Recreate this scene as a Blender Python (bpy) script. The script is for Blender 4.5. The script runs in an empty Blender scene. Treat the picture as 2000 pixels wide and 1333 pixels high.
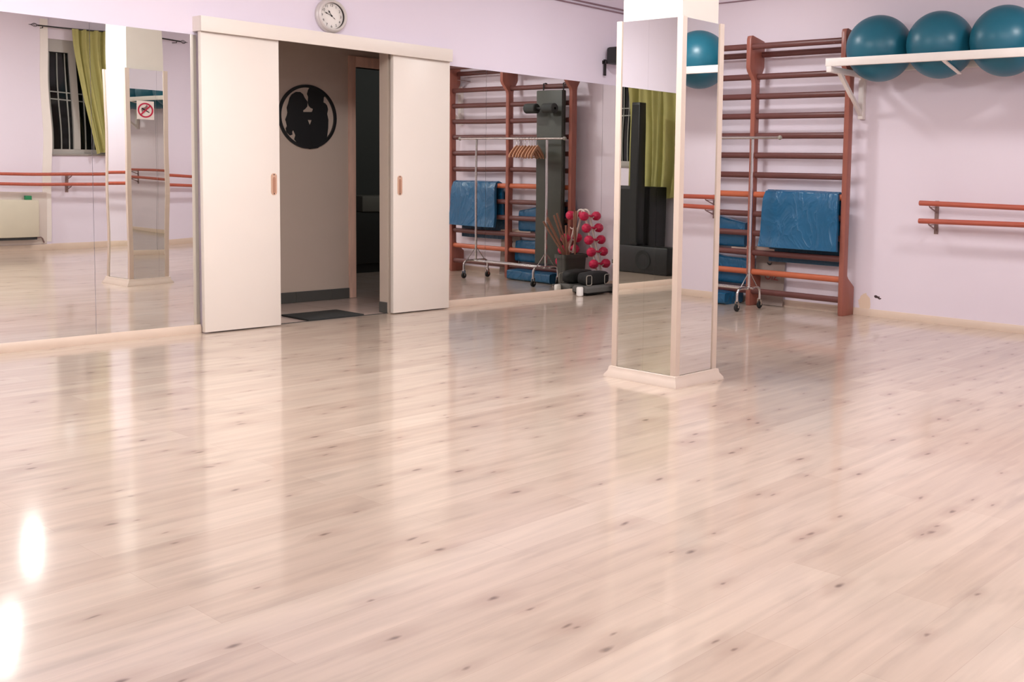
import bpy, bmesh, math, random
from mathutils import Vector, Matrix, noise as mnoise
PI = math.pi
SC = bpy.context.scene
COL = SC.collection

# ------------------------------------------------------------------ camera
CAM = Vector((-7.7142, -6.9823, 1.1297))
YAW, PITCH, ROLL = 0.6591, -0.083, 0.0246
cd = bpy.data.cameras.new('camera'); cam = bpy.data.objects.new('camera', cd); COL.objects.link(cam)
fw = Vector((math.cos(YAW)*math.cos(PITCH), math.sin(YAW)*math.cos(PITCH), math.sin(PITCH)))
rt = Vector((math.sin(YAW), -math.cos(YAW), 0)); up = rt.cross(fw)
r2 = rt*math.cos(ROLL) + up*math.sin(ROLL); u2 = -rt*math.sin(ROLL) + up*math.cos(ROLL)
cam.matrix_world = Matrix(((r2.x, u2.x, -fw.x, CAM.x), (r2.y, u2.y, -fw.y, CAM.y), (r2.z, u2.z, -fw.z, CAM.z), (0, 0, 0, 1)))
cd.sensor_width = 36.0; cd.lens = 36.0*2056.4/2000.0
cd.shift_x = -0.1928; cd.shift_y = -0.0755; cd.clip_start = 0.02
SC.camera = cam

# ------------------------------------------------------------------ world, lamps, exposure
w = bpy.data.worlds.new('world'); SC.world = w; w.use_nodes = True
w.node_tree.nodes['Background'].inputs[0].default_value = (0.004, 0.005, 0.008, 1)
w.node_tree.nodes['Background'].inputs[1].default_value = 1.0
SC.view_settings.view_transform = 'Standard'; SC.view_settings.look = 'None'
SC.view_settings.gamma = 1.0; SC.view_settings.use_curve_mapping = False
SC.view_settings.exposure = -0.12
LAMP_COL = (1.0, 1.005, 1.02)
CEIL = 2.85
# round ceiling lamps and two tube battens: x, y, strength (built by ceiling_lamp and batten_lamp below)
LAMPS = [(-1.45, -1.55, 135), (-1.4, -5.3, 200), (-6.3, -1.5, 280), (-4.9, -6.2, 300)]
BATTENS = [(-3.63, -4.82, 44), (-4.60, -2.66, 125)]

# ------------------------------------------------------------------ materials
MATS = {}
def s2l(c):
    return tuple(((v/255.0)/12.92 if v/255.0 <= 0.04045 else ((v/255.0+0.055)/1.055)**2.4) for v in c)
def mat(name, rgb, rough=0.5, metal=0.0, spec=0.5, noise=None, bump=None, coat=0.0, emit=None):
    """rgb in sRGB 0-255. noise=(scale, amount) tone variation; bump=(scale, strength, distance)"""
    if name in MATS: return MATS[name]
    m = bpy.data.materials.new(name); m.use_nodes = True; MATS[name] = m
    nt = m.node_tree; b = nt.nodes['Principled BSDF']
    c = s2l(rgb)
    b.inputs['Base Color'].default_value = (*c, 1); b.inputs['Roughness'].default_value = rough
    b.inputs['Metallic'].default_value = metal; b.inputs['Specular IOR Level'].default_value = spec
    b.inputs['Coat Weight'].default_value = coat; b.inputs['Coat Roughness'].default_value = 0.1
    tc = nt.nodes.new('ShaderNodeTexCoord')
    n = nt.nodes.new('ShaderNodeTexNoise'); nt.links.new(tc.outputs['Object'], n.inputs['Vector'])
    ns, na = noise if noise else (6.0, 0.05)
    n.inputs['Scale'].default_value = ns; n.inputs['Detail'].default_value = 4
    mr = nt.nodes.new('ShaderNodeMapRange'); mr.inputs['To Min'].default_value = 1-na; mr.inputs['To Max'].default_value = 1+na
    nt.links.new(n.outputs['Fac'], mr.inputs['Value'])
    vm = nt.nodes.new('ShaderNodeVectorMath'); vm.operation = 'SCALE'; vm.inputs[0].default_value = c
    nt.links.new(mr.outputs['Result'], vm.inputs['Scale']); nt.links.new(vm.outputs['Vector'], b.inputs['Base Color'])
    if bump:
        n2 = nt.nodes.new('ShaderNodeTexNoise'); n2.inputs['Scale'].default_value = bump[0]; n2.inputs['Detail'].default_value = 5
        nt.links.new(tc.outputs['Object'], n2.inputs['Vector'])
        bp = nt.nodes.new('ShaderNodeBump'); bp.inputs['Strength'].default_value = bump[1]; bp.inputs['Distance'].default_value = bump[2]
        nt.links.new(n2.outputs['Fac'], bp.inputs['Height']); nt.links.new(bp.outputs['Normal'], b.inputs['Normal'])
    if emit:
        b.inputs['Emission Color'].default_value = (*emit[0], 1); b.inputs['Emission Strength'].default_value = emit[1]
    return m
def mirror_mat(name, rgb, wob=0.0006, scale=1.1):
    m = bpy.data.materials.new(name); m.use_nodes = True; MATS[name] = m
    nt = m.node_tree; b = nt.nodes['Principled BSDF']
    b.inputs['Base Color'].default_value = (*rgb, 1); b.inputs['Metallic'].default_value = 1; b.inputs['Roughness'].default_value = 0.0
    tc = nt.nodes.new('ShaderNodeTexCoord'); n = nt.nodes.new('ShaderNodeTexNoise')
    n.inputs['Scale'].default_value = scale; n.inputs['Detail'].default_value = 1.0; n.inputs['Roughness'].default_value = 0.3
    nt.links.new(tc.outputs['Object'], n.inputs['Vector'])
    bp = nt.nodes.new('ShaderNodeBump'); bp.inputs['Strength'].default_value = 1.0; bp.inputs['Distance'].default_value = wob
    nt.links.new(n.outputs['Fac'], bp.inputs['Height']); nt.links.new(bp.outputs['Normal'], b.inputs['Normal'])
    return m
def floor_mat():
    m = bpy.data.materials.new('laminate'); m.use_nodes = True; nt = m.node_tree; b = nt.nodes['Principled BSDF']
    N = nt.nodes.new; L = nt.links.new
    tc = N('ShaderNodeTexCoord'); P = tc.outputs['Object']
    br = N('ShaderNodeTexBrick'); L(P, br.inputs['Vector'])
    br.offset = 0.37; br.inputs['Scale'].default_value = 1; br.inputs['Brick Width'].default_value = 1.29; br.inputs['Row Height'].default_value = 0.167
    br.inputs['Mortar Size'].default_value = 0.0006; br.inputs['Mortar Smooth'].default_value = 0.2; br.inputs['Bias'].default_value = 0.0
    br.inputs['Color1'].default_value = (*s2l((188, 166, 149)), 1); br.inputs['Color2'].default_value = (*s2l((200, 180, 163)), 1)
    br.inputs['Mortar'].default_value = (*s2l((178, 154, 138)), 1)
    # long grain streaks
    mp = N('ShaderNodeMapping'); mp.inputs['Scale'].default_value = (1.1, 15, 1); L(P, mp.inputs['Vector'])
    n1 = N('ShaderNodeTexNoise'); n1.inputs['Scale'].default_value = 1.5; n1.inputs['Detail'].default_value = 5; n1.inputs['Distortion'].default_value = 0.6
    L(mp.outputs[0], n1.inputs['Vector'])
    r1 = N('ShaderNodeMapRange'); r1.inputs['From Min'].default_value = 0.3; r1.inputs['From Max'].default_value = 0.7
    r1.inputs['To Min'].default_value = 0.88; r1.inputs['To Max'].default_value = 1.08; L(n1.outputs['Fac'], r1.inputs['Value'])
    # darker smudges along the grain
    mp3 = N('ShaderNodeMapping'); mp3.inputs['Scale'].default_value = (1.6, 6.0, 1); mp3.inputs['Location'].default_value = (3, 7, 0); L(P, mp3.inputs['Vector'])
    n3 = N('ShaderNodeTexNoise'); n3.inputs['Scale'].default_value = 1.9; n3.inputs['Detail'].default_value = 3; L(mp3.outputs[0], n3.inputs['Vector'])
    r3 = N('ShaderNodeMapRange'); r3.inputs['From Min'].default_value = 0.55; r3.inputs['From Max'].default_value = 0.78
    r3.inputs['To Min'].default_value = 1.0; r3.inputs['To Max'].default_value = 0.80; L(n3.outputs['Fac'], r3.inputs['Value'])
    mu = N('ShaderNodeMath'); mu.operation = 'MULTIPLY'; L(r1.outputs[0], mu.inputs[0]); L(r3.outputs[0], mu.inputs[1])
    sc = N('ShaderNodeVectorMath'); sc.operation = 'SCALE'; L(br.outputs['Color'], sc.inputs[0]); L(mu.outputs[0], sc.inputs['Scale'])
    col = sc.outputs['Vector']
    # knots: small dark cores with a soft halo
    def knots(sx, sy, off, core, halo, keep, dark, hdark, col):
        mk = N('ShaderNodeMapping'); mk.inputs['Scale'].default_value = (sx, sy, 1); mk.inputs['Location'].default_value = (*off, 0); L(P, mk.inputs['Vector'])
        wn = N('ShaderNodeTexNoise'); wn.inputs['Scale'].default_value = 3.5; wn.inputs['Detail'].default_value = 3; L(mk.outputs[0], wn.inputs['Vector'])
        ws = N('ShaderNodeVectorMath'); ws.operation = 'SCALE'; ws.inputs['Scale'].default_value = 0.16; L(wn.outputs['Color'], ws.inputs[0])
        wa = N('ShaderNodeVectorMath'); wa.operation = 'ADD'; L(mk.outputs[0], wa.inputs[0]); L(ws.outputs[0], wa.inputs[1])
        v = N('ShaderNodeTexVoronoi'); v.voronoi_dimensions = '2D'; v.inputs['Scale'].default_value = 1; L(wa.outputs[0], v.inputs['Vector'])
        sp = N('ShaderNodeSeparateColor'); L(v.outputs['Color'], sp.inputs[0])
        kp = N('ShaderNodeMath'); kp.operation = 'LESS_THAN'; kp.inputs[1].default_value = keep; L(sp.outputs[0], kp.inputs[0])
        for rad, c, amt in ((halo, (160, 134, 118), hdark), (core, (92, 68, 58), dark)):
            f = N('ShaderNodeMapRange'); f.interpolation_type = 'SMOOTHSTEP'
            f.inputs['From Min'].default_value = rad; f.inputs['From Max'].default_value = rad*0.15
            f.inputs['To Min'].default_value = 0; f.inputs['To Max'].default_value = amt; L(v.outputs['Distance'], f.inputs['Value'])
            g = N('ShaderNodeMath'); g.operation = 'MULTIPLY'; L(f.outputs[0], g.inputs[0]); L(kp.outputs[0], g.inputs[1])
            mx = N('ShaderNodeMix'); mx.data_type = 'RGBA'; L(g.outputs[0], mx.inputs[0]); L(col, mx.inputs[6]); mx.inputs[7].default_value = (*s2l(c), 1)
            col = mx.outputs[2]
        return col
    col = knots(1.9, 4.2, (0.3, 0.7), 0.055, 0.26, 0.60, 0.8, 0.42, col)
    col = knots(2.6, 6.3, (5.3, 2.7), 0.05, 0.22, 0.5, 0.62, 0.36, col)
    L(col, b.inputs['Base Color'])
    b.inputs['Roughness'].default_value = 0.34; b.inputs['Specular IOR Level'].default_value = 0.35
    b.inputs['Coat Weight'].default_value = 0.85; b.inputs['Coat Roughness'].default_value = 0.10; b.inputs['Coat IOR'].default_value = 1.5
    bp = N('ShaderNodeBump'); bp.inputs['Strength'].default_value = 0.03; bp.inputs['Distance'].default_value = 0.002
    L(n1.outputs['Fac'], bp.inputs['Height']); L(bp.outputs[0], b.inputs['Normal'])
    return m
def wood_mat(name, rgb, rough=0.4):
    m = bpy.data.materials.new(name); m.use_nodes = True; MATS[name] = m; nt = m.node_tree; b = nt.nodes['Principled BSDF']
    N = nt.nodes.new; L = nt.links.new; c = s2l(rgb)
    tc = N('ShaderNodeTexCoord'); mp = N('ShaderNodeMapping'); mp.inputs['Scale'].default_value = (25, 3, 3); L(tc.outputs['Object'], mp.inputs['Vector'])
    n = N('ShaderNodeTexNoise'); n.inputs['Scale'].default_value = 1.5; n.inputs['Detail'].default_value = 5; L(mp.outputs[0], n.inputs['Vector'])
    mx = N('ShaderNodeMix'); mx.data_type = 'RGBA'; L(n.outputs['Fac'], mx.inputs[0])
    mx.inputs[6].default_value = (*[v*0.8 for v in c], 1); mx.inputs[7].default_value = (*[min(1, v*1.2) for v in c], 1)
    L(mx.outputs[2], b.inputs['Base Color']); b.inputs['Roughness'].default_value = rough
    return m
def wall_right_mat():
    """lavender paint with the chipped patch and the dark hole low on the wall beside the wall bars"""
    m = bpy.data.materials.new('lavender_chipped'); m.use_nodes = True; nt = m.node_tree; b = nt.nodes['Principled BSDF']
    N = nt.nodes.new; L = nt.links.new
    tc = N('ShaderNodeTexCoord'); n = N('ShaderNodeTexNoise'); n.inputs['Scale'].default_value = 1.3; n.inputs['Detail'].default_value = 5; L(tc.outputs['Object'], n.inputs['Vector'])
    mx = N('ShaderNodeMix'); mx.data_type = 'RGBA'; L(n.outputs['Fac'], mx.inputs[0])
    mx.inputs[6].default_value = (*s2l((228, 215, 225)), 1); mx.inputs[7].default_value = (*s2l((235, 223, 232)), 1)
    col = mx.outputs[2]
    for (cy, cz, ry, rz, rgb, sc) in ((-2.655, 0.12, 0.06, 0.07, (232, 208, 186), 18), (-2.765, 0.168, 0.028, 0.012, (70, 52, 52), 60), (-2.80, 0.155, 0.022, 0.007, (80, 60, 60), 70)):
        mp = N('ShaderNodeMapping'); mp.vector_type = 'TEXTURE'; mp.inputs['Location'].default_value = (0, cy, cz); mp.inputs['Scale'].default_value = (10, ry, rz); L(tc.outputs['Object'], mp.inputs['Vector'])
        ln = N('ShaderNodeVectorMath'); ln.operation = 'LENGTH'; L(mp.outputs[0], ln.inputs[0])
        nn = N('ShaderNodeTexNoise'); nn.inputs['Scale'].default_value = sc*.6; nn.inputs['Detail'].default_value = 4; L(tc.outputs['Object'], nn.inputs['Vector'])
        ad = N('ShaderNodeMath'); ad.operation = 'MULTIPLY_ADD'; L(nn.outputs['Fac'], ad.inputs[0]); ad.inputs[1].default_value = 2.6; L(ln.outputs['Value'], ad.inputs[2])
        mr = N('ShaderNodeMapRange'); mr.inputs['From Min'].default_value = 2.25; mr.inputs['From Max'].default_value = 2.15; L(ad.outputs[0], mr.inputs['Value'])
        m2 = N('ShaderNodeMix'); m2.data_type = 'RGBA'; L(mr.outputs[0], m2.inputs[0]); L(col, m2.inputs[6]); m2.inputs[7].default_value = (*s2l(rgb), 1); col = m2.outputs[2]
    L(col, b.inputs['Base Color']); b.inputs['Roughness'].default_value = 0.55; b.inputs['Specular IOR Level'].default_value = 0.3
    bp = N('ShaderNodeBump'); bp.inputs['Strength'].default_value = 0.15; bp.inputs['Distance'].default_value = 0.01; L(n.outputs['Fac'], bp.inputs['Height']); L(bp.outputs[0], b.inputs['Normal'])
    return m
def tile_mat():
    m = bpy.data.materials.new('hall_tile'); m.use_nodes = True; nt = m.node_tree; b = nt.nodes['Principled BSDF']
    tc = nt.nodes.new('ShaderNodeTexCoord'); br = nt.nodes.new('ShaderNodeTexBrick'); nt.links.new(tc.outputs['Object'], br.inputs['Vector'])
    br.offset = 0; br.inputs['Scale'].default_value = 1; br.inputs['Brick Width'].default_value = 0.33; br.inputs['Row Height'].default_value = 0.33; br.inputs['Mortar Size'].default_value = 0.003
    br.inputs['Color1'].default_value = (*s2l((214, 190, 178)), 1); br.inputs['Color2'].default_value = (*s2l((220, 197, 186)), 1); br.inputs['Mortar'].default_value = (*s2l((180, 158, 148)), 1)
    nt.links.new(br.outputs['Color'], b.inputs['Base Color']); b.inputs['Roughness'].default_value = 0.15
    return m

M_WALL = mat('lavender_paint', (236, 226, 239), 0.6, spec=0.3, noise=(1.2, 0.03), bump=(1.5, 0.1, 0.01))
M_WALLR = wall_right_mat()
M_CEIL = mat('ceiling_white', (240, 234, 232), 0.8, spec=0.2)
M_WHITE = mat('white_paint', (242, 234, 228), 0.45)
M_SHAFT = mat('pillar_white', (228, 222, 212), 0.5)
M_CREAM = mat('cream_trim', (210, 192, 178), 0.4, noise=(8, 0.04))
M_BASE = mat('pale_wood_skirting', (218, 195, 176), 0.35, noise=(9, 0.06))
M_DOOR = mat('cream_door', (238, 228, 218), 0.4, noise=(3, 0.02))
M_MIRROR = mirror_mat('mirror_glass', (0.845, 0.845, 0.81), 0.0022, 1.3)
M_MIRROR2 = mirror_mat('pillar_mirror_glass', (0.84, 0.85, 0.82), 0.0004, 1.5)
M_POST = wood_mat('varnished_post', (150, 88, 74), 0.35)
M_RUNG = wood_mat('dark_rung', (98, 56, 52), 0.4)
M_RUNGO = wood_mat('orange_rung', (186, 98, 66), 0.4)
M_BARRE = wood_mat('barre_wood', (178, 88, 68), 0.35)
M_STEEL = mat('painted_bracket', (142, 116, 112), 0.4, metal=0.3)
M_CHROME = mat('chrome', (210, 208, 206), 0.12, metal=1.0)
M_BLACK = mat('black_plastic', (26, 26, 27), 0.45)
M_RUBBER = mat('black_rubber', (22, 22, 22), 0.7)
M_BALL = mat('teal_vinyl', (26, 100, 122), 0.36, noise=(3, 0.05))
def vinyl(name, rgb, rough):
    m = mat(name, rgb, rough, noise=(4, 0.1)); nt = m.node_tree; b = nt.nodes['Principled BSDF']; N = nt.nodes.new; L = nt.links.new
    tc = N('ShaderNodeTexCoord'); mp = N('ShaderNodeMapping'); mp.inputs['Scale'].default_value = (1, 1, .6); mp.inputs['Rotation'].default_value = (.5, 0, 0); L(tc.outputs['Object'], mp.inputs['Vector'])
    n = N('ShaderNodeTexNoise'); n.inputs['Scale'].default_value = 5.5; n.inputs['Detail'].default_value = 3; n.inputs['Distortion'].default_value = .8; L(mp.outputs[0], n.inputs['Vector'])
    s_ = N('ShaderNodeMath'); s_.operation = 'SUBTRACT'; s_.inputs[1].default_value = .5; L(n.outputs['Fac'], s_.inputs[0])
    a_ = N('ShaderNodeMath'); a_.operation = 'ABSOLUTE'; L(s_.outputs[0], a_.inputs[0])
    p_ = N('ShaderNodeMath'); p_.operation = 'POWER'; p_.inputs[1].default_value = .6; L(a_.outputs[0], p_.inputs[0])
    bp = N('ShaderNodeBump'); bp.invert = True; bp.inputs['Strength'].default_value = .55; bp.inputs['Distance'].default_value = .03; L(p_.outputs[0], bp.inputs['Height']); L(bp.outputs[0], b.inputs['Normal'])
    return m
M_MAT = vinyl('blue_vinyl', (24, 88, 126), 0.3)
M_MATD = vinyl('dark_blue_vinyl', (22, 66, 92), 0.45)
M_BOARD = mat('olive_vinyl', (62, 64, 56), 0.5, noise=(6, 0.06))
M_FOAM = mat('grey_foam', (54, 56, 54), 0.8)
M_PINK = mat('pink_vinyl', (214, 36, 82), 0.35)
M_BIN = mat('grey_plastic', (74, 72, 66), 0.5)
M_STICK = wood_mat('stick_wood', (150, 104, 84), 0.5)
M_HANGER = wood_mat('hanger_wood', (196, 146, 116), 0.45)
M_TUBEW = mat('white_tube', (226, 210, 200), 0.35)
M_STEP = mat('step_grey', (98, 96, 92), 0.5)
M_STRAP = mat('grey_strap', (150, 144, 134), 0.6)
M_CURT = mat('green_curtain', (174, 168, 104), 0.7, noise=(12, 0.08))
M_GLASS = mat('night_glass', (16, 20, 20), 0.05)
M_WFRAME = mat('window_frame', (180, 174, 168), 0.45)
M_BARS = mat('grille_grey', (150, 150, 144), 0.5)
M_RAD = mat('radiator_cream', (214, 206, 186), 0.4)
M_GREEN = mat('green_card', (40, 140, 90), 0.6)
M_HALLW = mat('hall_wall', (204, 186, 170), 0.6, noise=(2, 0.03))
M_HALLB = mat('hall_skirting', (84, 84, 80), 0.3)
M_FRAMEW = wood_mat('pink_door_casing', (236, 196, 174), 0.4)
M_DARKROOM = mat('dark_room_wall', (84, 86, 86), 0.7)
M_DARK = mat('charcoal', (44, 44, 44), 0.6)
M_PALE = mat('pale_panel', (120, 118, 112), 0.6)
M_PIC = mat('silhouette_black', (24, 25, 27), 0.55)
M_SILVER = mat('clock_silver', (216, 210, 206), 0.35, metal=0.25)
M_FACE = mat('clock_face', (240, 234, 228), 0.5)
M_INK = mat('clock_ink', (30, 26, 24), 0.5)
M_MAT_HALL = mat('door_mat_black', (48, 48, 46), 0.9, bump=(220, 0.6, 0.01))
M_SIGNW = mat('sign_white', (240, 228, 222), 0.4)
M_SIGNR = mat('sign_red', (196, 30, 70), 0.4)
M_SIGNB = mat('sign_black', (44, 18, 26), 0.4)
M_SIGNG = mat('sign_smoke', (140, 112, 110), 0.4)
M_CARD = mat('grey_card', (150, 134, 126), 0.7)
M_CARDRED = mat('faded_red', (150, 62, 62), 0.7)
M_CABLE = mat('cable_mauve', (150, 122, 132), 0.5)
M_IRON = mat('black_iron', (30, 26, 26), 0.4)
M_LAMP = mat('lamp_rim', (235, 232, 228), 0.4)

# ------------------------------------------------------------------ mesh helpers
class MB:
    def __init__(s): s.bm = bmesh.new()
    def box(s, a, b, bev=0.0):
        x0, y0, z0 = [min(a[i], b[i]) for i in range(3)]; x1, y1, z1 = [max(a[i], b[i]) for i in range(3)]
        v = [s.bm.verts.new(p) for p in ((x0,y0,z0),(x1,y0,z0),(x1,y1,z0),(x0,y1,z0),(x0,y0,z1),(x1,y0,z1),(x1,y1,z1),(x0,y1,z1))]
        fs = [s.bm.faces.new([v[i] for i in f]) for f in ((3,2,1,0),(4,5,6,7),(0,1,5,4),(1,2,6,5),(2,3,7,6),(3,0,4,7))]
        if bev > 0:
            ed = list({e for f in fs for e in f.edges})
            bmesh.ops.bevel(s.bm, geom=ed, offset=bev, segments=2, profile=0.5, affect='EDGES')
        return s
    def prism(s, poly, axis, a, b, bev=0.0):
        """poly: 2D points in the plane across axis ('x': (y,z), 'y': (x,z), 'z': (x,y))"""
        def P(p, t): return {'x': (t, p[0], p[1]), 'y': (p[0], t, p[1]), 'z': (p[0], p[1], t)}[axis]
        A = [s.bm.verts.new(P(p, a)) for p in poly]; B = [s.bm.verts.new(P(p, b)) for p in poly]
        n = len(poly); fs = [s.bm.faces.new(A), s.bm.faces.new(B[::-1])]
        for i in range(n): fs.append(s.bm.faces.new((A[i], B[i], B[(i+1) % n], A[(i+1) % n])))
        bmesh.ops.recalc_face_normals(s.bm, faces=fs)
        if bev > 0:
            ed = list({e for f in fs[:2] for e in f.edges})
            bmesh.ops.bevel(s.bm, geom=ed, offset=bev, segments=2, profile=0.5, affect='EDGES')
        return s
    def tube(s, pts, r, seg=12, cap=True, rx=None):
        """round tube along a polyline; r number or list; rx: second radius for an elliptical section"""
        pts = [Vector(p) for p in pts]; n = len(pts); rings = []
        prev = None
        for i, p in enumerate(pts):
            t = (pts[min(i+1, n-1)] - pts[max(i-1, 0)]).normalized()
            if prev is None:
                a = Vector((0, 0, 1)) if abs(t.z) < 0.9 else Vector((1, 0, 0))
                nrm = (a - t*a.dot(t)).normalized()
            else: nrm = (prev - t*prev.dot(t)).normalized()
            prev = nrm; bn = t.cross(nrm)
            ri = r[i] if isinstance(r, (list, tuple)) else r; rj = rx if rx else ri
            rings.append([s.bm.verts.new(p + nrm*(math.cos(2*PI*k/seg)*ri) + bn*(math.sin(2*PI*k/seg)*rj)) for k in range(seg)])
        for A, B in zip(rings, rings[1:]):
            for k in range(seg): s.bm.faces.new((A[k], A[(k+1) % seg], B[(k+1) % seg], B[k]))
        if cap:
            s.bm.faces.new(rings[0][::-1]); s.bm.faces.new(rings[-1])
        return s
    def lathe(s, prof, seg=32, c=(0, 0, 0), axis='z', closed=True):
        """prof: list of (radius, height)"""
        c = Vector(c); rings = []
        def P(r, h, a):
            x, y = r*math.cos(a), r*math.sin(a)
            return c + Vector({'z': (x, y, h), 'y': (x, h, y), 'x': (h, x, y)}[axis])
        for r, h in prof:
            rings.append([s.bm.verts.new(P(r, h, 0))] if r < 1e-6 else [s.bm.verts.new(P(r, h, 2*PI*k/seg)) for k in range(seg)])
        fs = []
        for A, B in zip(rings, rings[1:]):
            for k in range(seg):
                k2 = (k+1) % seg
                if len(A) == 1 and len(B) == 1: continue
                if len(A) == 1: fs.append(s.bm.faces.new((A[0], B[k2], B[k])))
                elif len(B) == 1: fs.append(s.bm.faces.new((A[k], A[k2], B[0])))
                else: fs.append(s.bm.faces.new((A[k], A[k2], B[k2], B[k])))
        bmesh.ops.recalc_face_normals(s.bm, faces=fs)
        return s
    def sphere(s, c, r, seg=32, sz=1.0):
        return s.lathe([(r*math.sin(PI*i/(seg//2)), -r*sz*math.cos(PI*i/(seg//2))) for i in range(seg//2+1)], seg, c)
    def grid(s, fn, nu, nv, thick=0.0):
        """surface fn(u,v) -> point, u,v in 0..1"""
        V = [[s.bm.verts.new(fn(i/nu, j/nv)) for j in range(nv+1)] for i in range(nu+1)]
        fs = [s.bm.faces.new((V[i][j], V[i+1][j], V[i+1][j+1], V[i][j+1])) for i in range(nu) for j in range(nv)]
        if thick:
            bmesh.ops.recalc_face_normals(s.bm, faces=fs)
            bmesh.ops.solidify(s.bm, geom=fs, thickness=thick)
        return s
    def build(s, name, m, parent=None, angle=35):
        me = bpy.data.meshes.new(name)
        o = bpy.data.objects.new(name, me); COL.objects.link(o)
        if parent is not None:
            o.parent = parent
            if parent.parent is None or True:
                off = world_loc(parent)
                bmesh.ops.translate(s.bm, verts=s.bm.verts, vec=-off)
        s.bm.normal_update(); s.bm.to_mesh(me); s.bm.free()
        me.polygons.foreach_set('use_smooth', [True]*len(me.polygons)); me.set_sharp_from_angle(angle=math.radians(angle))
        me.materials.append(m); me.update()
        return o
def world_loc(o):
    v = Vector((0, 0, 0))
    while o is not None: v += Vector(o.location); o = o.parent
    return v
def tag(o, label, cat=None, group=None):
    o['label'] = label
    if cat: o['category'] = cat
    if group: o['group'] = group
    return o
def thing(name, loc, label, cat, group=None):
    o = bpy.data.objects.new(name, None); COL.objects.link(o); o.location = loc; o.empty_display_size = 0.1
    return tag(o, label, cat, group)
def struct(o): o['kind'] = 'structure'; return o
def dup(src, loc, label=None, rotz=None):
    def cp(o, par):
        c = o.copy(); COL.objects.link(c); c.parent = par
        for ch in list(o.children): cp(ch, c)
        return c
    c = cp(src, None); c.location = loc
    if rotz is not None: c.rotation_euler = (0, 0, rotz)
    if label: c['label'] = label
    return c
def arc(c, r, a0, a1, n, plane='xz'):
    out = []
    for i in range(n+1):
        a = math.radians(a0 + (a1-a0)*i/n); p, q = r*math.cos(a), r*math.sin(a)
        out.append({'xz': (c[0]+p, c[1], c[2]+q), 'yz': (c[0], c[1]+p, c[2]+q), 'xy': (c[0]+p, c[1]+q, c[2])}[plane])
    return out
def text_mesh(txt, size, name, m, parent, mw, depth=0.001, mirror=False):
    cu = bpy.data.curves.new(name, 'FONT'); cu.body = txt; cu.size = size; cu.align_x = 'CENTER'; cu.align_y = 'CENTER'; cu.extrude = depth
    t = bpy.data.objects.new(name+'_tmp', cu); COL.objects.link(t)
    dg = bpy.context.evaluated_depsgraph_get(); me = bpy.data.meshes.new_from_object(t.evaluated_get(dg))
    bpy.data.objects.remove(t); bpy.data.curves.remove(cu)
    if mirror: me.transform(Matrix.Diagonal((-1, 1, 1, 1))); me.flip_normals()
    off = world_loc(parent) if parent else Vector((0, 0, 0))
    me.transform(Matrix.Translation(-off) @ mw); me.materials.clear(); me.materials.append(m)
    o = bpy.data.objects.new(name, me); COL.objects.link(o); o.parent = parent
    return o

# ------------------------------------------------------------------ room shell
XL, YF = -8.75, -7.38            # left wall, front wall (behind the photographer)
PIER_X, PIER_Y = -2.44, -7.34    # the front wall steps out a little left of the window
struct(MB().box((XL, YF, -0.1), (0, 0, 0)).build('floor', floor_mat()))
struct(MB().box((XL-.1, YF-.1, CEIL), (.1, .1, CEIL+.1)).build('ceiling', M_CEIL))
OX0, OX1, OZ = -3.79, -2.79, 2.04
struct(MB().box((XL-.1, 0, 0), (OX0, .1, CEIL)).box((OX1, 0, 0), (.1, .1, CEIL)).box((OX0, 0, OZ), (OX1, .1, CEIL)).build('wall_back', M_WALL))
struct(MB().box((0, YF-.1, 0), (.1, 0, CEIL)).build('wall_right', M_WALLR))
W1X0, W1X1, W1Z0, W1Z1 = -2.43, -1.27, 1.18, 2.56
struct(MB().box((XL-.1, YF-.14, 0), (W1X0, YF, CEIL)).box((W1X1, YF-.14, 0), (0, YF, CEIL)).box((W1X0, YF-.14, 0), (W1X1, YF, W1Z0))
       .box((W1X0, YF-.14, W1Z1), (W1X1, YF, CEIL)).box((XL, YF, 0), (PIER_X, PIER_Y, CEIL)).build('wall_front', M_WALL))
W2Y0, W2Y1, W2Z0, W2Z1 = -3.0, -1.15, 1.22, 2.56
struct(MB().box((XL-.14, YF, 0), (XL, W2Y0, CEIL)).box((XL-.14, W2Y1, 0), (XL, 0, CEIL)).box((XL-.14, W2Y0, 0), (XL, W2Y1, W2Z0))
       .box((XL-.14, W2Y0, W2Z1), (XL, W2Y1, CEIL)).build('wall_left', M_WALL))
struct(MB().box((PIER_X-.085, PIER_Y, .10), (PIER_X+.002, PIER_Y+.006, 2.8)).build('trim_1', M_WHITE))
# skirtings
def skirting(name, a, b, out, h=.056, t=.018):
    """a,b: ends along the wall foot; out: direction into the room"""
    a = Vector(a); b = Vector(b); o = Vector(out); m = MB()
    prof = [(0, 0), (t, 0), (t, h*.62), (t*.45, h), (0, h)]
    ax = 'x' if abs(o.y) > .5 else 'y'
    if ax == 'x': m.prism([(a.y + o.y*p, z) for p, z in prof], 'x', a.x, b.x)
    else: m.prism([(a.x + o.x*p, z) for p, z in prof], 'y', a.y, b.y)
    return struct(m.build(name, M_BASE))
skirting('baseboard_right', (0, 0, 0), (0, YF, 0), (-1, 0, 0), .06)
skirting('baseboard_back', (XL, 0, 0), (-4.265, 0, 0), (0, -1, 0), .056, .022)
skirting('baseboard_back', (-2.27, 0, 0), (-.02, 0, 0), (0, -1, 0), .056, .022)
skirting('baseboard_front', (PIER_X, YF, 0), (-.02, YF, 0), (0, 1, 0), .07)
skirting('baseboard_front', (XL+.02, PIER_Y, 0), (PIER_X, PIER_Y, 0), (0, 1, 0), .07, .02)
skirting('baseboard_left', (XL, -.02, 0), (XL, YF+.06, 0), (1, 0, 0), .07)

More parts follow.
